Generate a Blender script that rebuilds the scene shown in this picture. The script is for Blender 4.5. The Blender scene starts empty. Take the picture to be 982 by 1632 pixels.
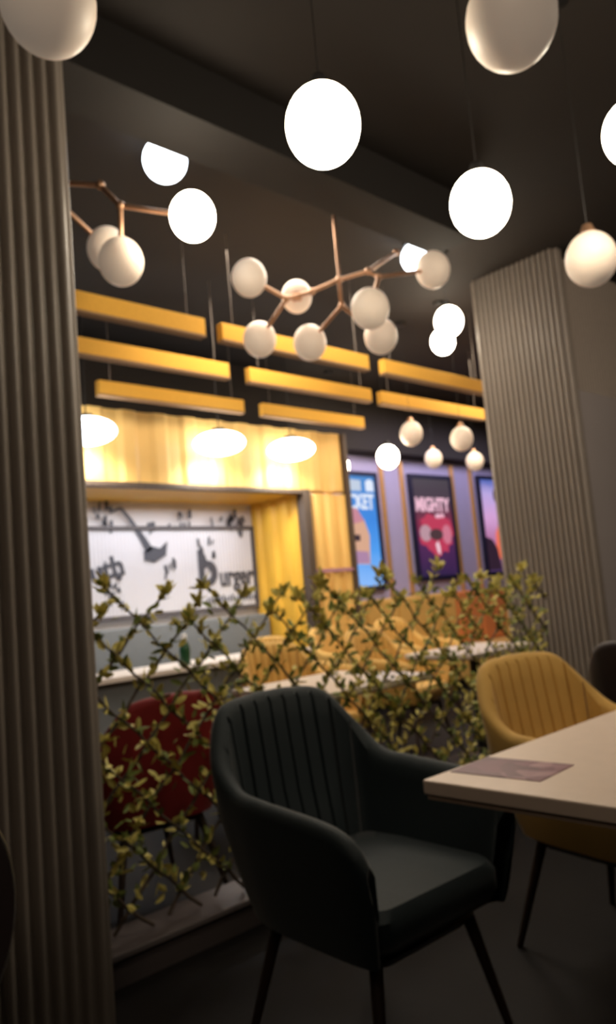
import bpy, bmesh, math, random
from mathutils import Vector, Matrix
random.seed(7)
sc = bpy.context.scene
COL = sc.collection
PI = math.pi

# ------------------------------------------------------------ camera
EYE = 1.15
YAW = math.radians(46.4); PIT = math.atan(135/1230); ROL = math.radians(5.0)
zz = Vector((0, 0, 1))
fh = Vector((math.cos(YAW), math.sin(YAW), 0)); r0 = Vector((math.sin(YAW), -math.cos(YAW), 0))
fw = math.cos(PIT)*fh + math.sin(PIT)*zz
u0 = -math.sin(PIT)*fh + math.cos(PIT)*zz
rr = math.cos(ROL)*r0 - math.sin(ROL)*u0
uu = math.sin(ROL)*r0 + math.cos(ROL)*u0
cam = bpy.data.cameras.new('camera'); co = bpy.data.objects.new('camera', cam); COL.objects.link(co)
M = Matrix((rr, uu, -fw)).transposed().to_4x4(); M.translation = Vector((0, 0, EYE))
co.matrix_world = M
cam.sensor_fit = 'HORIZONTAL'; cam.sensor_width = 36; cam.lens = 36*1230/982
cam.clip_start = 0.02
cam.dof.use_dof = True; cam.dof.focus_distance = 0.55; cam.dof.aperture_fstop = 13
sc.camera = co
# ------------------------------------------------------------ view, world
sc.view_settings.view_transform = 'Standard'; sc.view_settings.look = 'None'
sc.view_settings.gamma = 1; sc.view_settings.use_curve_mapping = False
sc.view_settings.exposure = 0.0
sc.cycles.use_denoising = True
sc.cycles.max_bounces = 8
sc.cycles.sample_clamp_indirect = 6
w = bpy.data.worlds.new('world'); sc.world = w; w.use_nodes = True
w.node_tree.nodes['Background'].inputs[0].default_value = (1.0, 0.82, 0.66, 1)
w.node_tree.nodes['Background'].inputs[1].default_value = 0.005

LIGHTS = []
def area(name, loc, size, power, col, target=None, sy=None):
    l = bpy.data.lights.new(name, 'AREA'); l.energy = power; l.color = col; l.size = size
    if sy: l.shape = 'RECTANGLE'; l.size_y = sy
    o = bpy.data.objects.new(name, l); COL.objects.link(o); o.location = loc
    if target: o.rotation_euler = (Vector(target)-Vector(loc)).to_track_quat('-Z', 'Y').to_euler()
    return o
def spot(name, loc, target, power, col, ang, blend=.6, r=.1):
    l = bpy.data.lights.new(name, 'SPOT'); l.energy = power; l.color = col; l.spot_size = math.radians(ang)
    l.spot_blend = blend; l.shadow_soft_size = r
    o = bpy.data.objects.new(name, l); COL.objects.link(o); o.location = loc
    o.rotation_euler = (Vector(target)-Vector(loc)).to_track_quat('-Z', 'Y').to_euler()
    return o
WARM = (1.0, .80, .60); COOL = (.82, .91, 1.0)
# unseen area lights added under the ceiling as fill, no fixtures built
area('fill_light_behind', (-0.6, -0.6, 3.3), 1.6, 15, WARM, (1.6, 1.6, 2.4))
area('fill_light_right', (3.6, -0.4, 3.3), 1.2, 44, WARM, (5.4, 2.5, 2.1))
area('fill_light_far', (6.4, 3.9, 3.3), 1.4, 62, (1, .84, .66))
area('fill_light_beyond_trellis', (3.3, 3.45, 3.3), 1.0, 44, (1, .86, .70))
# facade spots
for X in (2.64, 3.71, 4.49):
    spot('facade_spot', (X, 4.84, 2.31), (X+.02, 5.07, 2.0), 24, (1, .93, .82), 140, .7, .06)
area('niche_light', (3.6, 5.35, 2.04), 1.9, 14, (.93, .95, 1.0), None, .3)
area('poster_wash', (7.6, 5.1, 2.9), 3.0, 14, (.78, .72, 1.0), (7.6, 5.8, 1.6), .3)

# ------------------------------------------------------------ materials
MATS = {}
def mat(name, col, rough=.6, metal=0, noise=.08, nscale=30, bump=0, emis=None, estr=0, sheen=0, spec=.5, bscale=None, trans=0):
    if name in MATS: return MATS[name]
    m = bpy.data.materials.new(name); m.use_nodes = True; nt = m.node_tree; b = nt.nodes['Principled BSDF']
    b.inputs['Roughness'].default_value = rough; b.inputs['Metallic'].default_value = metal
    b.inputs['Specular IOR Level'].default_value = spec
    if sheen: b.inputs['Sheen Weight'].default_value = sheen; b.inputs['Sheen Roughness'].default_value = .4
    tc = nt.nodes.new('ShaderNodeTexCoord'); n = nt.nodes.new('ShaderNodeTexNoise')
    n.inputs['Scale'].default_value = nscale; n.inputs['Detail'].default_value = 3
    nt.links.new(tc.outputs['Object'], n.inputs['Vector'])
    mx = nt.nodes.new('ShaderNodeMix'); mx.data_type = 'RGBA'
    mx.inputs[6].default_value = tuple(c*(1-noise) for c in col)+(1,)
    mx.inputs[7].default_value = tuple(min(1, c*(1+noise)) for c in col)+(1,)
    nt.links.new(n.outputs['Fac'], mx.inputs[0]); nt.links.new(mx.outputs[2], b.inputs['Base Color'])
    if bump:
        n2 = nt.nodes.new('ShaderNodeTexNoise'); n2.inputs['Scale'].default_value = bscale or nscale*4
        nt.links.new(tc.outputs['Object'], n2.inputs['Vector'])
        bp = nt.nodes.new('ShaderNodeBump'); bp.inputs['Strength'].default_value = bump; bp.inputs['Distance'].default_value = .01
        nt.links.new(n2.outputs['Fac'], bp.inputs['Height']); nt.links.new(bp.outputs['Normal'], b.inputs['Normal'])
    if emis:
        b.inputs['Emission Color'].default_value = tuple(emis)+(1,); b.inputs['Emission Strength'].default_value = estr
    if trans:
        b.inputs['Subsurface Weight'].default_value = trans; b.inputs['Subsurface Radius'].default_value = (.05, .045, .04)
        b.inputs['Subsurface Scale'].default_value = 1
    MATS[name] = m; return m
def ramp_mat(name, stops, axis=2, lo=0, hi=1, estr=1.0, noise=0.0):
    """lit screen: its picture is a colour ramp along the screen plus cloudy variation"""
    m = bpy.data.materials.new(name); m.use_nodes = True; nt = m.node_tree; b = nt.nodes['Principled BSDF']
    tc = nt.nodes.new('ShaderNodeTexCoord'); sp = nt.nodes.new('ShaderNodeSeparateXYZ')
    nt.links.new(tc.outputs['Object'], sp.inputs[0])
    n = nt.nodes.new('ShaderNodeTexNoise'); n.inputs['Scale'].default_value = 5; nt.links.new(tc.outputs['Object'], n.inputs['Vector'])
    mr = nt.nodes.new('ShaderNodeMapRange'); mr.inputs[1].default_value = lo; mr.inputs[2].default_value = hi
    nt.links.new(sp.outputs[axis], mr.inputs[0])
    ad = nt.nodes.new('ShaderNodeMath'); ad.operation = 'MULTIPLY_ADD'; ad.inputs[1].default_value = noise; ad.inputs[2].default_value = -noise/2
    nt.links.new(n.outputs['Fac'], ad.inputs[0])
    a2 = nt.nodes.new('ShaderNodeMath'); nt.links.new(ad.outputs[0], a2.inputs[0]); nt.links.new(mr.outputs[0], a2.inputs[1])
    cr = nt.nodes.new('ShaderNodeValToRGB'); nt.links.new(a2.outputs[0], cr.inputs[0])
    el = cr.color_ramp.elements
    while len(el) < len(stops): el.new(.5)
    for e, (p, c) in zip(el, stops): e.position = p; e.color = tuple(c)+(1,)
    b.inputs['Base Color'].default_value = (.02, .02, .02, 1); b.inputs['Roughness'].default_value = .3
    nt.links.new(cr.outputs[0], b.inputs['Emission Color']); b.inputs['Emission Strength'].default_value = estr
    return m

# ------------------------------------------------------------ mesh helpers
def link(name, me, m=None, parent=None, smooth=False):
    o = bpy.data.objects.new(name, me); COL.objects.link(o)
    if m: me.materials.append(m)
    if smooth:
        for p in me.polygons: p.use_smooth = True
    if parent: o.parent = parent
    return o
class MB:
    def __init__(s): s.v = []; s.f = []
    def add(s, v, f):
        k = len(s.v); s.v += [tuple(p) for p in v]; s.f += [tuple(i+k for i in q) for q in f]; return s
    def box(s, a, b):
        x0, y0, z0 = a; x1, y1, z1 = b
        return s.add([(x0,y0,z0),(x1,y0,z0),(x1,y1,z0),(x0,y1,z0),(x0,y0,z1),(x1,y0,z1),(x1,y1,z1),(x0,y1,z1)],
                     [(0,3,2,1),(4,5,6,7),(0,1,5,4),(1,2,6,5),(2,3,7,6),(3,0,4,7)])
    def loft(s, rings, closed=True, caps=True):
        n = len(rings[0]); v = [p for r in rings for p in r]; f = []
        for i in range(len(rings)-1):
            for j in range(n if closed else n-1):
                a = i*n+j; b = i*n+(j+1) % n; f.append((a, b, b+n, a+n))
        if caps: f.append(tuple(range(n-1, -1, -1))); f.append(tuple(range((len(rings)-1)*n, len(rings)*n)))
        return s.add(v, f)
    def tube(s, pts, rad, n=10):
        pts = [Vector(p) for p in pts]; rings = []
        if not isinstance(rad, (list, tuple)): rad = [rad]*len(pts)
        prev = None
        for i, p in enumerate(pts):
            d = (pts[min(i+1, len(pts)-1)]-pts[max(i-1, 0)]).normalized()
            if prev is None: prev = d.orthogonal().normalized()
            a = (prev - d*prev.dot(d)).normalized(); prev = a; b = d.cross(a)
            rings.append([p+rad[i]*(math.cos(2*PI*k/n)*a+math.sin(2*PI*k/n)*b) for k in range(n)])
        return s.loft(rings)
    def lathe(s, prof, c=(0, 0, 0), n=32):
        return s.loft([[(c[0]+r*math.cos(2*PI*k/n), c[1]+r*math.sin(2*PI*k/n), c[2]+z) for k in range(n)] for r, z in prof])
    def ball(s, c, r, sz=1.0, n=32, m=18, z0=0, z1=PI):
        return s.lathe([(max(1e-4, r*math.sin(z0+(z1-z0)*i/m)), -r*sz*math.cos(z0+(z1-z0)*i/m)) for i in range(m+1)], c, n)
    def prism(s, poly, y0, y1):
        """polygon in x,z extruded along y"""
        n = len(poly)
        s.add([(x, y0, z) for x, z in poly]+[(x, y1, z) for x, z in poly],
              [tuple(range(n)), tuple(range(2*n-1, n-1, -1))]+[(i, i+n, (i+1) % n+n, (i+1) % n) for i in range(n)])
        return s
    def build(s, name, m, parent=None, smooth=False, bevel=0):
        me = bpy.data.meshes.new(name); me.from_pydata(s.v, [], s.f); me.validate()
        bm = bmesh.new(); bm.from_mesh(me); bmesh.ops.recalc_face_normals(bm, faces=bm.faces); bm.to_mesh(me); bm.free()
        o = link(name, me, m, parent, smooth)
        if smooth:
            try: me.set_sharp_from_angle(angle=math.radians(40))
            except Exception: pass
        if bevel:
            bv = o.modifiers.new('bevel', 'BEVEL'); bv.width = bevel; bv.segments = 3; bv.limit_method = 'ANGLE'
        return o
def tag(o, label=None, cat=None, group=None, kind=None):
    if label: o['label'] = label
    if cat: o['category'] = cat
    if group: o['group'] = group
    if kind: o['kind'] = kind
    return o
def empty(name, loc=(0, 0, 0), rz=0):
    o = bpy.data.objects.new(name, None); COL.objects.link(o); o.empty_display_size = .1
    o.location = loc; o.rotation_euler = (0, 0, rz); return o
def thing(name, label, cat, loc=(0, 0, 0), rz=0, group=None): return tag(empty(name, loc, rz), label, cat, group)
def copy_tree(o, parent=None):
    c = o.copy(); COL.objects.link(c)
    if parent: c.parent = parent
    for ch in list(o.children): copy_tree(ch, c)
    return c
def struct(name, mb, m, parent=None, smooth=False, bevel=0):
    o = mb.build(name, m, parent, smooth, bevel)
    if not parent: tag(o, kind='structure')
    return o
def text(name, body, size, m, parent, loc, rot=(PI/2, 0, 0), bold=0.0, sx=1.0, align='CENTER'):
    cu = bpy.data.curves.new(name, 'FONT'); cu.body = body; cu.size = size; cu.extrude = .002; cu.offset = bold
    cu.align_x = align; cu.align_y = 'CENTER'; cu.resolution_u = 4
    tmp = bpy.data.objects.new(name, cu); COL.objects.link(tmp); bpy.context.view_layer.update()
    me = bpy.data.meshes.new_from_object(tmp.evaluated_get(bpy.context.evaluated_depsgraph_get()))
    bpy.data.objects.remove(tmp); bpy.data.curves.remove(cu)
    o = bpy.data.objects.new(name, me); COL.objects.link(o); me.materials.clear(); me.materials.append(m)
    o.location = loc; o.rotation_euler = rot; o.scale = (sx, 1, 1); o.parent = parent; return o

# ------------------------------------------------------------ base materials
m_floor = mat('dark_floor', (.0065, .0052, .005), .65, spec=.18, noise=.25, nscale=6, bump=.05)
m_ceil = mat('dark_ceiling', (.016, .0115, .009), .8, noise=.15, nscale=4)
m_beam = mat('dark_beam', (.010, .008, .007), .8, nscale=5)
m_rib = mat('taupe_rib', (.24, .205, .175), .45, noise=.06, nscale=12)
m_panel = mat('grey_panel', (.50, .46, .465), .5, noise=.05, nscale=5)
m_yellow = mat('yellow_paint', (.78, .44, .045), .5, noise=.05, nscale=8)
m_fascia = mat('pale_yellow_cladding', (.80, .50, .15), .5, noise=.05, nscale=8)
m_felt = mat('yellow_felt', (.72, .38, .05), .95, noise=.12, nscale=60, bump=.2)
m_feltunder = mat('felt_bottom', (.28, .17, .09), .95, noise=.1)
m_frame = mat('brown_frame', (.08, .055, .04), .5)
m_purple = mat('purple_wall', (.40, .37, .60), .55, noise=.05, nscale=5)
m_gold = mat('gold_strip', (.80, .45, .16), .35, .6)
m_black = mat('black_metal', (.015, .014, .014), .45, .2)
m_brass = mat('copper_brass', (.62, .36, .22), .32, .85, noise=.1)
m_opal = mat('opal_faint_glow', (.92, .78, .66), .45, noise=.02, trans=.25, emis=(1, .80, .62), estr=.15)  # unlit globes: weak emission added to lift their brightness
m_lit = mat('lit_opal', (1, .95, .88), .3, emis=(1, .86, .66), estr=29)
m_cool = mat('lit_cool', (1, 1, 1), .3, emis=(.86, .93, 1), estr=7)
m_white = mat('white_laminate', (.74, .66, .60), .35, noise=.03, nscale=20)
m_table = mat('cream_laminate', (.86, .70, .58), .38, noise=.05, nscale=25)
m_edge = mat('wood_edge', (.36, .26, .19), .5, noise=.1, nscale=40)

# ------------------------------------------------------------ structure
CEIL = 3.4
struct('floor', MB().box((-2, -2, -.1), (11, 7.5, 0)), m_floor)
struct('ceiling', MB().box((-2, -2, CEIL), (11, 7.5, CEIL+.1)), m_ceil)
def ribbed(mb, path_fn, n, pitch, depth, z0, z1, seg=6):
    """rounded vertical ribs: path_fn(s, d) gives the point s along the face, d outward"""
    pts = []
    for i in range(n):
        pts.append((i*pitch, 0)); pts.append((i*pitch+pitch*.165, 0))
        for k in range(seg):
            a = k/(seg-1)
            pts.append((i*pitch+pitch*(.17+.66*a), depth*(.3+.7*math.sin(PI*a)**.6)))
    pts.append((n*pitch, 0))
    v = [path_fn(s, d)+(z0,) for s, d in pts]+[path_fn(s, d)+(z1,) for s, d in pts]
    k = len(pts)
    mb.add(v, [(i, i+1, i+1+k, i+k) for i in range(k-1)])
    return mb
def column(name, X0, Y0, W, D, label):
    mb = MB(); p = .042; d = .026
    nx = round(W/p); ny = round(D/p); W = nx*p; D = ny*p
    mb.box((X0+.001, Y0+.001, 0), (X0+W-.001, Y0+D-.001, CEIL))
    ribbed(mb, lambda s, e: (X0+s, Y0-e), nx, p, d, 0, CEIL)
    ribbed(mb, lambda s, e: (X0+s, Y0+D+e), nx, p, d, 0, CEIL)
    ribbed(mb, lambda s, e: (X0-e, Y0+s), ny, p, d, 0, CEIL)
    ribbed(mb, lambda s, e: (X0+W+e, Y0+s), ny, p, d, 0, CEIL)
    o = mb.build(name, m_rib); tag(o, label, kind='structure'); return o
column('trim_1', 1.08-.042*18, 2.10, .756, .63, 'ribbed taupe column at the left edge of the view')
column('trim_2', 4.89, 2.45, .084, .672, 'ribbed taupe column right of the menu screens')
# wall beyond the right column: ribbed above, flat grey panels below
mb = MB(); mb.box((5.0, 2.51, 0), (9.0, 2.75, CEIL))
ribbed(mb, lambda s, e: (5.0+s, 2.51-e), 90, .042, .02, 2.42, CEIL)
struct('wall_right', mb, mat('pale_rib', (.36, .31, .27), .45))
mb = MB()
for i in range(4): mb.box((5.005+i*.98, 2.47, .1), (5.005+i*.98+.972, 2.509, 2.42))
struct('trim_3', mb, m_panel, bevel=.004)
# beams below the ceiling
struct('trim_4', MB().box((-2, 2.38, 3.15), (3.78, 2.65, CEIL-.001)), m_beam, bevel=.004)
# back wall
struct('wall_back', MB().box((5.36, 5.8, 0), (11, 5.95, 2.68)), m_purple)
struct('trim_7', MB().box((-2, 5.6, 2.7), (11, 5.95, CEIL-.001)), m_ceil)
st = [(5.30+.62, None), (6.72, 0), (7.08, 0), (8.08, 0), (8.49, 0), (9.45, 0)]
for X in (5.72, 6.72, 7.08, 8.08, 8.49, 9.5):
    s = MB().box((X-.022, 5.765, 1.0), (X+.022, 5.80, 2.66)).build('trim_8', m_gold, bevel=.004); tag(s, kind='structure')

# kiosk front: corrugated cladding
def corr(mb, path_fn, L, z0, z1, pitch=.125, depth=.03, t=.02):
    pts = []; n = max(1, round(L/pitch)); pt = L/n
    for i in range(n):
        pts += [(i*pt, 0), (i*pt+.34*pt, 0), (i*pt+.5*pt, depth), (i*pt+.84*pt, depth)]
    pts.append((L, 0)); k = len(pts)
    v = [path_fn(s, d)+(z0,) for s, d in pts]+[path_fn(s, d)+(z1,) for s, d in pts]
    mb.add(v, [(i, i+1, i+1+k, i+k) for i in range(k-1)])
    return mb
KY = 5.08; KX0, KX1, KXO = .6, 5.34, 4.75; ZT = 2.09; ZF = 2.68; NY = 5.79; ZB = .78
mb = MB()
corr(mb, lambda s, e: (KX0+s, KY-e), KX1-KX0, ZT+.03, ZF, .28, .025)
mb.box((KX0, KY+.001, ZT+.02), (KX1, KY+.08, ZF))
struct('wall_kiosk', mb, m_fascia)
mb = MB(); corr(mb, lambda s, e: (KXO+.08+s, KY-e), KX1-KXO-.08, 0, ZT, .17, .03)
mb.box((KXO+.08, KY+.001, 0), (KX1, NY, ZT)); corr(mb, lambda s, e: (KX1, KY+s), .7, 0, ZT)
struct('wall_kiosk_pier', mb, m_fascia)
mb = MB(); corr(mb, lambda s, e: (KXO-e, KY+.05+s), NY-KY-.05, ZB-.3, ZT, .24, .03)
struct('wall_kiosk_reveal', mb, m_yellow)
struct('ceiling_kiosk', MB().box((KX0, KY+.02, ZT-.005), (KXO+.07, NY, ZT+.02)), m_yellow)
struct('wall_kiosk_roof', MB().box((KX0, KY+.08, ZF-.03), (KX1, 5.79, ZF)), m_beam)
mb = MB()
mb.box((KXO, KY-.06, 0), (KXO+.08, KY+.04, ZT+.03)); mb.box((KX0, KY-.05, ZT-.01), (KXO+.08, KY+.03, ZT+.03))
struct('trim_9', mb, m_frame, bevel=.004)
mb = MB().box((KX1-.012, KY-.06, 0), (KX1+.03, KY+.03, ZF)); struct('trim_10', mb, m_frame, bevel=.003)
struct('trim_11', MB().box((KXO+.08, KY-.045, 1.36), (KX1-.012, KY-.030, 1.39)), mat('mauve_rail', (.4, .2, .3), .5))
m_grey = mat('grey_upholstery', (.20, .22, .24), .7, nscale=20)
struct('wall_kiosk_plinth', MB().box((KX0, 5.60, 0), (KXO-.031, NY-.001, 1.03)), m_grey, bevel=.01)
m_mural = mat('mural_white', (.80, .77, .80), .6, noise=.04, nscale=3)
struct('wall_niche', MB().box((KX0, NY, 0), (KXO+.1, NY+.08, ZT)), m_mural)

# framed ribbed shutter with the printed mural
g = thing('mural_shutter', 'white ribbed shutter printed with a dark lamp drawing and burger lettering in the yellow niche', 'mural', (0, NY-.03, 0))
mb = MB(); x0, x1, z0, z1 = 1.2, 4.72, 1.13, 1.84
n = int((x1-x0)/.036)
pts = []
for i in range(n):
    for k, d in ((0, 0), (.25, .012), (.75, .012)): pts.append((x0+(i+k)*.036, -d))
pts.append((x0+n*.036, 0)); k = len(pts)
mb.add([(x, y, z0) for x, y in pts]+[(x, y, z1) for x, y in pts], [(i, i+1, i+1+k, i+k) for i in range(k-1)])
m_sh = mat('shutter_white', (.72, .72, .78), .5, noise=.06, nscale=2)
mb.build('slat_panel', m_sh, g)
mb = MB(); mb.box((x0, -.03, z1), (x1+.02, .028, z1+.035)); mb.box((x0, -.03, z0-.035), (x1+.02, .028, z0)); mb.box((x1-.02, -.03, z0), (x1+.02, .028, z1))
mb.build('frame', mat('dark_grey_frame', (.10, .09, .10), .5), g, bevel=.004)
m_ink = mat('mural_ink', (.07, .075, .10), .6, noise=.2)
Y = -.016
text('lettering', 'b', .44, m_ink, g, (4.15, Y, 1.475), bold=.014)
text('lettering', 'urger', .25, m_ink, g, (4.475, Y, 1.40), bold=.007, sx=.72)
text('lettering', 'outh', .24, m_ink, g, (3.08, Y, 1.50), rot=(PI/2, -.22, 0), bold=.007)
mb = MB()   # row of small ticks under the word
for i in range(17): mb.box((4.12+i*.036, Y-.004, 1.175), (4.136+i*.036, Y, 1.215+.012*(i % 3)))
mb.build('small_print', m_ink, g)
mb = MB()   # the drawn desk lamp: jointed arm and shade
def stroke(pts, wd):
    for (ax, az, aw), (bx, bz, bw) in zip(pts[:-1], pts[1:]):
        d = Vector((bx-ax, bz-az)).normalized(); nx, nz = -d.y, d.x
        mb.prism([(ax+nx*aw, az+nz*aw), (bx+nx*bw, bz+nz*bw), (bx-nx*bw, bz-nz*bw), (ax-nx*aw, az-nz*aw)], Y-.004, Y)
stroke([(3.20, 1.99, .010), (3.30, 2.03, .012), (3.38, 1.94, .016), (3.50, 1.76, .030), (3.56, 1.66, .035)], 1)
mb.prism([(3.50, 1.66), (3.58, 1.70), (3.66, 1.68), (3.74, 1.74), (3.72, 1.62), (3.60, 1.56), (3.50, 1.58)], Y-.004, Y)
mb.build('lamp_drawing', m_ink, g)
mb = MB()
rnd = random.Random(3)
for cx, cz, nn, sx, sz in [(4.15, 1.62, 10, .08, .14), (4.33, 1.95, 16, .5, .05), (4.5, 1.88, 12, .12, .08), (3.14, 1.95, 10, .08, .12), (3.8, 1.88, 8, .3, .04), (3.75, 1.5, 6, .06, .06), (3.2, 1.34, 12, .08, .14)]:
    for i in range(nn):
        x = cx+rnd.uniform(-sx, sx); z = cz+rnd.uniform(-sz, sz); a = rnd.uniform(.008, .022); h = rnd.uniform(.02, .05); k = rnd.uniform(-.02, .02)
        if x+a > 4.7: continue
        mb.prism([(x-a, z-h), (x+a, z-h*.8), (x+a-k, z+h), (x-a*.4-k, z+h*.8)], Y-.004, Y)
tag(mb.build('ink_splashes', m_ink, g), kind='stuff')

# ------------------------------------------------------------ menu screens
def screen(name, X0, X1, z0, z1, label, stops, noise=.15, est=1.2):
    t = thing(name, label, 'menu screen', ((X0+X1)/2, 5.80, z0), 0, 'menu screens on the purple wall')
    hw = (X1-X0)/2; H = z1-z0
    mb = MB(); mb.box((-hw-.05, -.05, -.05), (hw+.05, -.001, 0)); mb.box((-hw-.05, -.05, H), (hw+.05, -.001, H+.05))
    mb.box((-hw-.05, -.05, 0), (-hw, -.001, H)); mb.box((hw, -.05, 0), (hw+.05, -.001, H))
    mb.build('bezel', mat('navy_bezel', (.012, .012, .04), .35), t, bevel=.004)
    MB().box((-hw, -.035, 0), (hw, -.004, H)).build('display', ramp_mat(name+'_picture', stops, 2, 0, H, est, noise), t)
    return t, hw, H
def em(name, c, s=1.2): return mat(name, (.02, .02, .02), .4, emis=c, estr=s, noise=0)
def art(t, name, poly, m, y=-.040, th=.004): return MB().prism(poly, y, y+th).build(name, m, t)
def ell(cx, cz, a, b, n=24, a0=0, a1=2*PI): return [(cx+a*math.cos(a0+(a1-a0)*i/n), cz+b*math.sin(a0+(a1-a0)*i/n)) for i in range(n)]
t, hw, H = screen('menu_screen', 5.86, 6.56, 1.21, 2.44, 'lit blue menu screen with a tan meal bucket picture', [(0, (.22, .42, .80)), (.3, (.06, .28, .72)), (.6, (.03, .20, .62)), (1, (.04, .20, .50))])
text('lettering', 'BUCKET', .23, em('screen_white', (.75, .82, .95), 1.0), t, (.0, -.040, .93), bold=.008, sx=.72)
art(t, 'banner', [(-.34, 1.06), (.12, 1.06), (.12, 1.18), (-.34, 1.20)], em('banner_white', (.55, .65, .8), .9))
art(t, 'badge', [(.20, 1.06), (.33, 1.06), (.33, 1.17), (.27, 1.20), (.20, 1.17)], MATS['screen_white'])
art(t, 'bucket_picture', [(-.25, .26), (.16, .24), (.19, .56), (.12, .74), (-.05, .84), (-.2, .80), (-.3, .6)], em('bucket_tan', (.75, .42, .28), .9))
art(t, 'lid_picture', [(-.24, .66), (.12, .72), (.02, .86), (-.14, .88), (-.24, .80)], em('bucket_pink', (.62, .25, .33), .9), -.044)
art(t, 'window_picture', [(-.06, .50), (.03, .50), (.03, .57), (-.06, .57)], em('art_dark', (.05, .02, .05), .5), -.044)
art(t, 'foot_picture', [(-.2, .26), (.15, .25), (.14, .38), (-.18, .40)], em('bucket_mauve', (.45, .25, .42), .9), -.044)
t, hw, H = screen('menu_screen', 7.24, 7.97, 1.27, 2.46, 'lit dark menu screen headed MIGHTY over a red burst picture', [(0, (.02, .008, .05)), (.3, (.06, .012, .07)), (.55, (.18, .015, .05)), (.75, (.05, .03, .05)), (1, (.045, .035, .045))])
text('lettering', 'MIGHTY', .23, em('screen_pink', (.85, .50, .62), 1.0), t, (-.01, -.040, .86), bold=.009, sx=.78)
art(t, 'small_lettering', [(.03, .70), (.2, .71), (.2, .76), (.03, .75)], MATS['screen_pink'])
P = []
rnd = random.Random(5)
for i in range(26):
    a = 2*PI*i/26; q = 1+rnd.uniform(-.15, .18); P.append((.01+.33*q*math.cos(a) if abs(.33*q*math.cos(a)) < .35 else .35*(1 if math.cos(a) > 0 else -1), .50+.24*q*math.sin(a)))
art(t, 'burst_picture', P, em('burst_red', (.55, .04, .10), .9))
art(t, 'highlight_picture', ell(-.2, .52, .11, .10), em('burst_pale', (.60, .35, .42), .8), -.044)
art(t, 'highlight_picture', ell(.22, .50, .09, .12), em('burst_rose', (.75, .22, .32), .8), -.044)
art(t, 'burger_picture', ell(.0, .50, .13, .07), em('burger_dark', (.09, .04, .05), .7), -.048)
art(t, 'flame_picture', [(-.03, .38), (.0, .28), (.04, .25), (.05, .34), (.02, .42)], em('flame_pale', (.85, .60, .68), 1), -.048)
t, hw, H = screen('menu_screen', 8.66, 9.36, 1.27, 2.50, 'lit lilac menu screen with orange and dark shapes beside the ribbed column', [(0, (.06, .03, .10)), (.3, (.35, .12, .25)), (.6, (.55, .30, .55)), (.85, (.40, .32, .62)), (1, (.08, .12, .40))])
art(t, 'flame_picture', [(-.12, .20), (.1, .1), (.3, .2), (.3, .75), (.18, .80), (.05, .72), (-.1, .5)], em('flame_orange', (.85, .16, .08), 1))
art(t, 'corner_picture', [(-.34, .02), (-.05, .02), (-.1, .3), (-.2, .42), (-.34, .46)], MATS['art_dark'], -.044)
art(t, 'figure_picture', ell(.0, 1.02, .07, .10), MATS['art_dark'], -.044)

# ------------------------------------------------------------ yellow ceiling baffles
def baffle(X0, X1, Y, z, label, wires=(.08, .92)):
    t = thing('ceiling_baffle', label, 'ceiling baffle', (X0, Y, z), 0, 'yellow felt baffles under the black ceiling')
    L = X1-X0
    MB().box((0, 0, .012), (L, .055, .115)).build('felt_panel', m_felt, t, bevel=.006)
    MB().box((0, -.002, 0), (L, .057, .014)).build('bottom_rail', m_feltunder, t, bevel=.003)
    for q in wires: MB().tube([(L*q, .027, .11), (L*q, .027, CEIL-z)], .0014, 6).build('suspension_wire', mat('wire', (.35, .3, .26), .4, .6), t)
z = 2.70
for i, (a, b) in enumerate([(1.30, 2.64), (2.76, 4.06), (4.22, 5.52)]):
    baffle(a, b, 3.50, z, ['front-row yellow felt baffle, leftmost, starting behind the left column', 'front-row yellow felt baffle behind the brass chandelier', 'front-row yellow felt baffle running up to the right column', 'front-row yellow felt baffle hidden behind the right column'][i])
for i, (a, b) in enumerate([(1.98, 3.28), (3.46, 4.76), (4.88, 6.40)]):
    baffle(a, b, 4.11, z, ['middle-row yellow felt baffle, leftmost of its row', 'middle-row yellow felt baffle, second from the left', 'middle-row yellow felt baffle ending at the right column', 'middle-row yellow felt baffle hidden behind the right column'][i])
for i, (a, b) in enumerate([(2.67, 3.99), (4.19, 5.46)]):
    baffle(a, b, 4.84, z, ['rear-row yellow felt baffle nearest the left column', 'rear-row yellow felt baffle ending above the kiosk corner'][i])

# ------------------------------------------------------------ lamps
SZ = 1.11
def globe_mesh(mb, c, r, lit): return mb.ball(c, r, SZ)
def pendant(x, y, z, r, lit, label, grp, m=None):
    t = thing('pendant_lamp', label, 'pendant lamp', (x, y, CEIL), 0, grp)
    MB().lathe([(.001, 0), (.045, 0), (.045, -.02), (.02, -.03), (.001, -.03)], n=20).build('ceiling_rose', m_black, t, smooth=True)
    MB().tube([(0, 0, -.02), (0, 0, z-CEIL+r*SZ)], .0015, 6).build('cord', m_black, t)
    MB().lathe([(.001, .03), (.018, .03), (.03, .0), (.032, -.012), (.001, -.012)], (0, 0, z-CEIL+r*SZ), 20).build('cap', m_brass if not lit else m_black, t, smooth=True)
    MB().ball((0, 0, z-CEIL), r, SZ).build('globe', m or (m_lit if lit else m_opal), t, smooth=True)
R = .095
S = 1.118
def sc_(p): return (p[0]*S, p[1]*S, EYE+(p[2]-EYE)*S)
near = [((.6, 1.19, 2.25), 0, 'unlit opal globe with added faint glow at the top left corner above the ribbed column'),
        ((1.27, .66, 2.20), 0, 'unlit opal globe with added faint glow cut by the top edge of the view, right of centre'),
        ((1.23, 1.13, 2.22), 1, 'largest glowing globe, hanging above the brass chandelier'),
        ((1.86, 1.13, 2.22), 1, 'glowing globe between the largest lit one and the right column'),
        ((2.48, 1.11, 2.20), 0, 'unlit opal globe with added faint glow in front of the upper right wall'),
        ((2.17, .80, 2.38), 1, 'glowing globe cut by the right edge of the view')]
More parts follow.
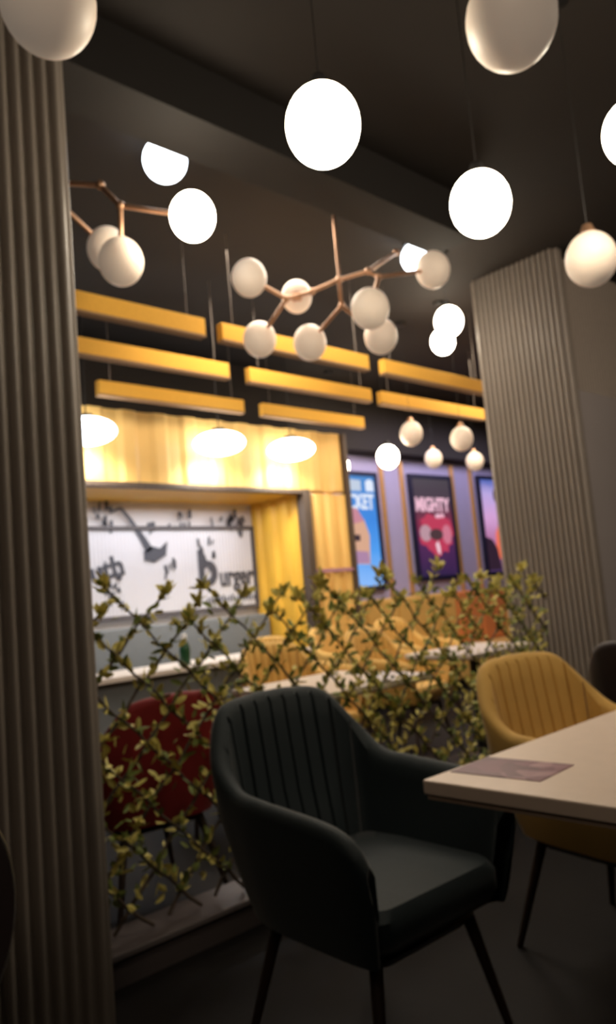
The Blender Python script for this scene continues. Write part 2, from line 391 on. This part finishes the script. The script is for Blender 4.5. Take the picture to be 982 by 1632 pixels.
for p, lit, lb in near:
    x, y, z = sc_(p); pendant(x, y, z, R, lit, lb, 'large globes hanging nearest the camera')
for p, lit, lb in [((3.79, 2.61, 2.72), 1, 'upper of two small glowing globes just left of the right column'), ((4.46, 3.14, 2.87), 1, 'lower of two small glowing globes just left of the right column'),
                   ((4.54, 3.57, 2.30), 0, 'unlit globe with added faint glow left of centre above the MIGHTY screen'), ((4.82, 3.32, 2.23), 0, 'unlit globe with added faint glow above the gap right of the MIGHTY screen'),
                   ((4.54, 3.82, 2.17), 1, 'small glowing globe above the gap between the blue and dark screens'),
                   ((6.0, 4.48, 2.37), 0, 'unlit far globe with added faint glow right above the MIGHTY screen'), ((6.29, 4.21, 2.31), 0, 'unlit far globe with added faint glow above the lilac screen')]:
    x, y, z = sc_(p); pendant(x, y, z, R, lit, lb, 'small globes in front of the menu screens', )
pendant(5.50, 5.30, 2.42, .125, 1, 'glowing globe half hidden by the yellow kiosk corner', 'small globes in front of the menu screens')

# drum ceiling lamps behind the beam
for x, y, r, zc, lb in [(2.02, 2.90, .105, 3.285, 'cool white ceiling lamp cut by the beam, upper left'), (3.93, 2.90, .10, 3.27, 'cool white ceiling lamp cut by the beam above the chandelier')]:
    t = thing('ceiling_lamp', lb, 'ceiling lamp', (x, y, CEIL), 0, 'cool ceiling lamps behind the dark beam')
    MB().lathe([(.001, 0), (r*.8, 0), (r*.8, -.05), (.001, -.05)], n=28).build('mount', m_black, t, smooth=True)
    MB().ball((0, 0, zc-CEIL), r, 1.0).build('diffuser', m_cool, t, smooth=True)

# facade spot lamps
for X, lb in [(2.58, 'cool bright kiosk lamp beside the left column'), (3.74, 'cool bright kiosk lamp over the middle of the niche'), (4.52, 'cool bright kiosk lamp over the right end of the niche')]:
    t = thing('kiosk_lamp', lb, 'pendant lamp', (X, 4.84, CEIL), 0, 'cool lamps over the kiosk front')
    MB().tube([(0, .05, 0), (0, .05, -.84)], .005, 8).build('rod', m_black, t)
    MB().lathe([(.001, -.83), (.05, -.84), (.06, -.87), (.001, -.87)], (0, .05, 0), 32).build('cap', m_black, t, smooth=True)
    MB().ball((0, .05, -.96), .21, .46).build('diffuser', m_cool, t, smooth=True)

# brass branching chandelier; world points worked out from a depth for each joint
F = 1230
def dep(x, y, t): return Vector((0, 0, EYE))+t*(fw+(x-491)/F*rr-(y-816)/F*uu)
def arm(t, pts, r=.011, name='arm'): return MB().tube(pts, r, 12).build(name, m_brass, t, smooth=True)
def knuckle(t, p, r=.02): return MB().ball(p, r, 1, 16, 10).build('joint', m_brass, t, smooth=True)
def chandelier(origin, label, globes, arms, joints, lit_idx=(), rods=(), caps=()):
    t = thing('globe_chandelier', label, 'chandelier', origin, 0)
    O = Vector(origin)
    for i, (p, r) in enumerate(globes):
        if i in caps: MB().lathe([(.001, -.022), (.026, -.022), (.034, 0), (.030, .022), (.001, .026)], tuple(p-O+(Vector((0, 0, EYE))-p).normalized()*r*1.0), 24).build('cap', m_brass, t, smooth=True)
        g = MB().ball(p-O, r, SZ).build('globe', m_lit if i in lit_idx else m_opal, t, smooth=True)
        if i in lit_idx: g['label'] = 'glowing globe'
    for a in arms: arm(t, [q-O for q in a])
    for j in joints: knuckle(t, j-O)
    for p, q, r in rods:
        MB().tube([p-O, q-O], r, 10).build('rod', m_brass, t, smooth=True)
        MB().lathe([(.001, 0), (.06, 0), (.06, -.02), (.02, -.035), (.001, -.035)], tuple(Vector(p)-O), 24).build('ceiling_rose', m_brass, t, smooth=True)
D = 4.15
G = {k: dep(x, y, d) for k, (x, y, d) in dict(a=(397, 443, 4.2), b=(473, 473, 4.5), c=(690, 430, 4.3), d=(590, 492, 3.85), e=(607, 536, 4.45), f=(414, 541, 4.45), g=(494, 546, 4.45)).items()}
J0 = dep(545, 487, 4.27); J1 = dep(457, 476, 4.27); J2 = dep(587, 432, 4.15); J3 = dep(604, 441, 4.1); J4 = dep(632, 402, 4.6); J5 = dep(497, 465, 4.25)
Jm = dep(540, 446, 4.22); rodtop = Vector((J0.x, J0.y, CEIL))
def toward(a, b, r): return b+(a-b).normalized()*r*.9
chandelier(tuple(rodtop), 'branching brass chandelier with seven unlit opal globes, faint glow added, above the trellis',
           [(G[k], R if k != 'b' else .088) for k in 'abcdefg'],
           [(J1, toward(J1, G['a'], R)), (J1, toward(J1, G['f'], R)), (J1, J5), (J5, Jm), (Jm, J2), (J2, J4), (J2, J3), (J3, toward(J3, G['c'], R)), (J3, toward(J3, G['d'], R)),
            (J0, toward(J0, G['g'], R)), (J0, toward(J0, G['e'], R)), (J0, Jm), (J1, toward(J1, G['b'], .088))],
           [J0, J1, J2, J3, J5, Jm, J4], rods=[(rodtop, J0, .008)], caps=(1,))
# left chandelier
A1 = dep(160, 295, 3.35); A0 = dep(60, 290, 3.4); A2 = dep(192, 328, 3.3); A3 = dep(262, 338, 3.25); A4 = dep(60, 290, 3.4)
g1 = dep(307, 345, 3.25); g2 = dep(193, 417, 3.3); g3 = dep(172, 397, 3.6)
B0 = dep(70, 305, 3.5); rt = Vector((A0.x, A0.y, CEIL))
chandelier(tuple(rt), 'branching brass chandelier behind the left column with one globe glowing',
           [(g1, R), (g2, R), (g3, R)], [(A0, A1), (A1, A2), (A2, toward(A2, g1, R)), (A2, toward(A2, g2, R)), (A0, toward(A0, g3, R))], [A0, A1, A2], (0,), rods=[(rt, A0, .008)])

# ------------------------------------------------------------ tub chairs
def cr_spline(P, n):
    out = []; m = len(P)
    for i in range(n+1):
        u = i/n*(m-1); k = min(int(u), m-2); f = u-k
        p0 = P[max(k-1, 0)]; p1 = P[k]; p2 = P[k+1]; p3 = P[min(k+2, m-1)]
        out.append(tuple(.5*((2*b)+(-a+c)*f+(2*a-5*b+4*c-d)*f*f+(-a+3*b-3*c+d)*f**3) for a, b, c, d in zip(p0, p1, p2, p3)))
    return out
def make_chair(fabric, legm, name='tub_chair'):
    t = empty(name)
    #        x, y, top z, flare/recline
    half = [(.255, -.305, .47, .00), (.275, -.30, .57, .01), (.287, -.22, .645, .02), (.287, .02, .67, .025), (.275, .14, .685, .03), (.245, .225, .76, .05), (.17, .275, .865, .07), (.07, .285, .885, .075)]
    P = [(-a, b, c, d) for a, b, c, d in half]+[(0, .287, .887, .075)]+[(a, b, c, d) for a, b, c, d in reversed(half)]
    n = 560; Q = cr_spline(P, n)
    mb = MB(); rings = []; zb = .35; T = .048
    for i, (x, y, zt, fl) in enumerate(Q):
        a = Q[max(i-1, 0)]; b = Q[min(i+1, n)]
        tx, ty = b[0]-a[0], b[1]-a[1]; L = math.hypot(tx, ty) or 1; nx, ny = ty/L, -tx/L     # outward?
        if nx*x+ny*(y+.05) < 0: nx, ny = -nx, -ny
        # channel grooves on the inside of the back
        s = x/.052
        gro = max(0, 1-abs((s % 1)-.5)*2*6) if abs(x) < .235 and y > .12 else 0
        ring = []
        def P3(off, z):
            k = (z-zb)/(.88-zb); taper = .86+.14*min(1, max(0, k)*2.2)**.8
            return (x*taper+nx*(off+fl*k), y*taper+ny*(off)+ (fl*k if y > 0 else 0), z)
        for q in range(7): ring.append(P3(0, zb+(zt-.03-zb)*q/6))
        for q in range(1, 6):
            an = PI*q/6; ring.append(P3(-T/2+T/2*math.cos(an), zt-.03+.030*math.sin(an)))
        for q in range(9):
            z = zt-.03-(zt-.03-zb)*q/8
            ring.append(P3(-T-.006+.020*gro, z))
        rings.append(ring)
    mb.loft(rings)
    mb.build('shell', fabric, t, smooth=True)
    # stitched channel lines
    # seat cushion
    def rr_ring(w, d0, d1, r, z, n=8):
        out = []
        for cx, cy, a0 in ((w-r, d1-r, 0), (-w+r, d1-r, PI/2), (-w+r, d0+r, PI), (w-r, d0+r, 1.5*PI)):
            for k in range(n+1): a = a0+PI/2*k/n; out.append((cx+r*math.cos(a), cy+r*math.sin(a), z))
        return out
    rings = [rr_ring(.18, -.22, .16, .06, .345), rr_ring(.222, -.255, .20, .06, .36), rr_ring(.232, -.275, .215, .06, .39), rr_ring(.232, -.275, .21, .06, .435), rr_ring(.218, -.26, .19, .06, .456), rr_ring(.15, -.19, .12, .06, .462), rr_ring(.05, -.08, .02, .03, .465)]
    MB().loft(rings).build('seat', fabric, t, smooth=True)
    MB().loft([rr_ring(.17, -.2, .17, .05, .305), rr_ring(.19, -.22, .19, .05, .328)]).build('seat_base', legm, t)
    for sx in (-1, 1):
        for y0, y1 in ((-.19, -.25), (.16, .24)):
            MB().tube([(sx*.165, y0, .325), (sx*.235, y1, 0)], [.017, .010], 14).build('leg', legm, t, smooth=True)
    return t
f_teal = mat('teal_velvet', (.005, .014, .018), .7, noise=.15, nscale=14, sheen=.25, bump=.1, bscale=200)
f_must = mat('mustard_velvet', (.62, .37, .09), .75, noise=.08, nscale=14, sheen=.2, bump=.1, bscale=200)
f_red = mat('red_velvet', (.25, .01, .012), .7, noise=.1, sheen=.2)
f_oran = mat('orange_velvet', (.62, .20, .05), .7, noise=.1, sheen=.2)
f_brown = mat('dark_brown_leather', (.02, .012, .012), .5)
l_dark = mat('dark_walnut_leg', (.035, .02, .014), .45, noise=.2)
def put(t, x, y, rz, label, grp=None):
    t.location = (x, y, 0); t.rotation_euler = (0, 0, rz); tag(t, label, 'chair', grp); return t
c = make_chair(f_teal, l_dark); put(c, 1.485, 1.47, -.04, 'dark teal channel-backed tub chair in the foreground beside the table corner')
ch = make_chair(f_must, l_dark); put(ch, 2.36, 1.21, -.18, 'mustard channel-backed tub chair pushed up to the far side of the near table')
for x, y, rz, lb in [(3.74, 4.14, .1, 'mustard tub chair standing at the long white counter beyond the trellis'),
                     (3.16, 3.50, -.1, 'mustard tub chair on the far side of the white table beyond the trellis'),
                     (4.40, 3.78, .1, 'mustard tub chair behind the small white table left of the right column'),
                     (4.82, 4.62, .2, 'mustard tub chair near the kiosk corner'),
                     (5.62, 4.60, .0, 'mustard tub chair below the blue menu screen')]:
    put(copy_tree(ch), x, y, rz, lb, 'mustard tub chairs beyond the trellis')
c = make_chair(f_red, l_dark); put(c, 1.73, 2.96, PI-.1, 'red tub chair behind the leafy trellis next to the left column'); c.scale = (1, 1, .93)
t = thing('round_stool', 'low round orange stool behind the trellis right of the red chair', 'stool', (2.42, 3.50, 0))
MB().lathe([(.001, .30), (.19, .30), (.21, .33), (.21, .43), (.19, .46), (.001, .465)], n=40).build('seat', f_oran, t, smooth=True)
for a in range(4):
    ca, sa = math.cos(a*PI/2+.6), math.sin(a*PI/2+.6)
    MB().tube([(.13*ca, .13*sa, .31), (.18*ca, .18*sa, 0)], .012, 10).build('leg', l_dark, t, smooth=True)
c = make_chair(f_brown, l_dark); put(c, 3.25, 1.30, PI/2, 'dark brown tub chair at the right edge beyond the mustard chair')

# ------------------------------------------------------------ tables
def table(x0, y0, x1, y1, z, top_m, label, cat='table', name='dining_table', th=.032, ped=True, grp=None):
    t = thing(name, label, cat, ((x0+x1)/2, (y0+y1)/2, 0), 0, grp); a = (x1-x0)/2; b = (y1-y0)/2
    MB().box((-a, -b, z-th+.004), (a, b, z)).build('tabletop', top_m, t, bevel=.004)
    MB().box((-a+.006, -b+.006, z-th-.006), (a-.006, b-.006, z-th+.004)).build('underside', m_edge, t)
    MB().lathe([(.001, 0), (.24, 0), (.24, .01), (.05, .03), (.03, .05), (.001, .05)], n=32).build('base', m_black, t, smooth=True)
    MB().tube([(0, 0, .03), (0, 0, z-th-.005)], .032, 20).build('pedestal', m_black, t, smooth=True)
    return t
table(1.29, .30, 2.55, 1.08, .75, m_table, 'cream laminate table in the right foreground holding a printed leaflet', th=.034)
table(2.39, 2.50, 3.15, 3.18, .72, m_white, 'white table just beyond the trellis behind the teal chair', grp='white tables beyond the trellis')
table(3.95, 2.80, 4.70, 3.35, .72, m_white, 'small white table beyond the trellis left of the right column', grp='white tables beyond the trellis')
# long white counter along the kiosk
t = thing('long_counter', 'long white counter with grey front running along the kiosk niche', 'counter', (2.9, 4.75, 0))
MB().box((-1.6, -.24, .715), (1.35, .27, .75)).build('worktop', m_white, t, bevel=.004)
MB().box((-1.55, -.16, 0), (1.3, .25, .715)).build('front_panel', m_grey, t, bevel=.004)
# leaflet
t = MB().box((-.075, -.105, 0), (.075, .105, .0015)).build('leaflet', None)
m = bpy.data.materials.new('leaflet_print'); m.use_nodes = True; nt = m.node_tree; b = nt.nodes['Principled BSDF']
tc = nt.nodes.new('ShaderNodeTexCoord'); vo = nt.nodes.new('ShaderNodeTexVoronoi'); vo.inputs['Scale'].default_value = 22
cr = nt.nodes.new('ShaderNodeValToRGB'); nt.links.new(tc.outputs['Object'], vo.inputs['Vector']); nt.links.new(vo.outputs['Color'], cr.inputs[0])
e = cr.color_ramp.elements; e[0].color = (.10, .03, .06, 1); e[1].color = (.45, .25, .28, 1); e.new(.55).color = (.20, .06, .10, 1)
nt.links.new(cr.outputs[0], b.inputs['Base Color']); b.inputs['Roughness'].default_value = .4
t.data.materials.append(m); t.location = (1.45, .965, .7502); t.rotation_euler = (0, 0, .05)
tag(t, 'dark plum and pink printed leaflet lying on the near table corner', 'leaflet')
# bottle on the counter
t = thing('sauce_bottle', 'dark green bottle with white cap standing on the long counter', 'bottle', (3.12, 4.66, .75))
MB().lathe([(.001, 0), (.036, 0), (.038, .01), (.038, .11), (.03, .145), (.016, .165), (.016, .175), (.001, .175)], n=24).build('glass_body', mat('green_glass', (.01, .05, .02), .2), t, smooth=True)
MB().lathe([(.001, .172), (.019, .172), (.019, .215), (.001, .218)], n=24).build('cap', mat('white_cap', (.8, .8, .8), .4), t, smooth=True)

# booth bench under the menu screens
t = thing('booth_bench', 'long mustard booth bench with one orange section under the menu screens', 'bench', (5.5, 5.5, 0))
MB().box((0, -.28, 0), (4.2, .18, .10)).build('plinth', m_black, t)
MB().box((0, -.32, .10), (4.2, .1, .44)).build('seat', f_must, t, bevel=.03)
for i in range(8):
    MB().box((i*.525+.004, .06, .44), (i*.525+.521, .24, 1.06)).build('back_cushion', f_oran if i in (4, 5) else f_must, t, bevel=.03)

# ------------------------------------------------------------ leafy trellis
TY = 2.39
t = thing('planter_curb', 'low dark planter curb with a pale lip under the leafy trellis', 'planter', (2.95, TY, 0))
MB().box((-1.75, -.07, 0), (1.85, .10, .085)).build('body', mat('dark_curb', (.05, .04, .04), .6), t)
MB().box((-1.76, -.085, .085), (1.86, .115, .105)).build('lip', mat('pale_lip', (.10, .085, .085), .5), t, bevel=.004)
t = thing('leafy_trellis', 'expanding willow trellis covered with yellow-green artificial leaves', 'trellis', (1.2, TY, .108))
rnd = random.Random(11)
stems = MB(); leaves_a = MB(); leaves_b = MB()
H0 = 1.04; LX = 2.9; pitch = .20; slope = 1.02
def leaf(mb, p, d, L, W):
    d = d.normalized(); s = d.cross(Vector((rnd.uniform(-1, 1), rnd.uniform(-1, 1), rnd.uniform(-1, 1)))).normalized(); nrm = d.cross(s)
    q = [p, p+d*L*.35+s*W*.5+nrm*W*.12, p+d*L*.75+s*W*.35+nrm*W*.05, p+d*L, p+d*L*.75-s*W*.35+nrm*W*.05, p+d*L*.35-s*W*.5+nrm*W*.12, p+d*L*.5-nrm*W*.1]
    mb.add(q, [(0, 1, 6), (1, 2, 6), (2, 3, 6), (3, 4, 6), (4, 5, 6), (5, 0, 6)])
for side in (0, 1):
    k = -6
    while True:
        xb = k*pitch*1.0+(.05 if side else 0); k += 1
        if side == 0 and xb > LX+H0: break
        if side == 1 and xb > LX+.2: break
        # side 0 leans left going up ("\"), side 1 leans right ("/")
        y = -.012 if side == 0 else .012
        sl = -1/slope if side == 0 else 1/slope
        top = H0+rnd.uniform(-.05, .10)
        pts = []; n = 26
        for i in range(n+1):
            z = .012+top*i/n; x = xb+sl*z+.006*math.sin(i*1.7+k)
            if -.02 <= x <= LX+.02: pts.append(Vector((x, y+.006*math.sin(i*.9+k*2), z)))
        if len(pts) < 3: continue
        stems.tube(pts, [.0065-.003*i/len(pts) for i in range(len(pts))], 6)
        for i in range(len(pts)-1):
            p0, p1 = pts[i], pts[i+1]; L = (p1-p0).length
            for q in range(4):
                dens = .72 if p0.z < .75 else .85
                if rnd.random() > dens: continue
                p = p0.lerp(p1, rnd.random())
                if p.z < .07: continue
                out = Vector((rnd.uniform(-1, 1), rnd.uniform(-1.2, .9), rnd.uniform(-.5, 1))).normalized()
                d = (p1-p0).normalized()*.6+out
                leaf(leaves_a if rnd.random() < .6 else leaves_b, p, d, rnd.uniform(.035, .06), rnd.uniform(.018, .028))
        if pts[-1].z > H0-.12:
            for q in range(9):
                d = Vector((rnd.uniform(-.8, .8), rnd.uniform(-.8, .8), rnd.uniform(.1, 1.2)))
                leaf(leaves_a, pts[-1]+Vector((0, 0, -.03*rnd.random())), d, rnd.uniform(.04, .065), .025)
for i in range(2600):   # filler sprigs between the stems
    x = rnd.uniform(0, LX); z = H0*(1-rnd.random()**1.15)
    if z < .08 or math.sin(x*9+z*4)+math.sin(x*5-z*11)+rnd.uniform(-1, 1) < (-.5 if z < .7 else .35): continue
    p = Vector((x, rnd.uniform(-.035, .035), z))
    leaf(leaves_a if rnd.random() < .6 else leaves_b, p, Vector((rnd.uniform(-1, .6), rnd.uniform(-.6, .6), rnd.uniform(-.6, 1.2))), rnd.uniform(.035, .055), rnd.uniform(.018, .026))
stems.build('willow_stems', mat('dark_willow', (.06, .04, .025), .7, noise=.3), t, smooth=True)
o = leaves_a.build('yellow_leaves', mat('yellow_leaf', (.66, .58, .16), .55, noise=.35, nscale=40), t); tag(o, kind='stuff')
o = leaves_b.build('green_leaves', mat('green_leaf', (.20, .25, .06), .55, noise=.35, nscale=40), t); tag(o, kind='stuff')
# a few pots of dense green foliage near the right end behind the trellis
# ------------------------------------------------------------ chrome-rimmed chair at the left edge
t = thing('chrome_chair', 'dark chair with curved chrome rim cut by the left edge', 'chair', (.48, 1.62, 0), .4)
pts = [(.16*math.cos(a)+.02, -.02, .60+.21*math.sin(a)) for a in [PI*1.5+2*PI*i/40 for i in range(41)]]
MB().tube(pts, .010, 10).build('chrome_rim', mat('chrome', (.85, .83, .8), .3, 1.0), t, smooth=True)
MB().loft([[(.155*math.cos(2*PI*i/40)+.02, y, .60+.20*math.sin(2*PI*i/40)) for i in range(40)] for y in (-.035, .0, .01)]).build('backrest', f_brown, t, smooth=True)
MB().lathe([(.001, .41), (.19, .41), (.2, .43), (.2, .46), (.17, .475), (.001, .48)], (0, .2, 0), 40).build('seat', f_brown, t, smooth=True)
for sx in (-.15, .17):
    for sy in (.03, .36): MB().tube([(sx*.8, .2+(sy-.2)*.8, .42), (sx, sy, 0)], .011, 10).build('leg', MATS['chrome'], t, smooth=True)
    MB().tube([(sx*.75, .05, .44), (sx*.7+.01, -.02, .52)], .009, 8).build('back_strut', MATS['chrome'], t, smooth=True)
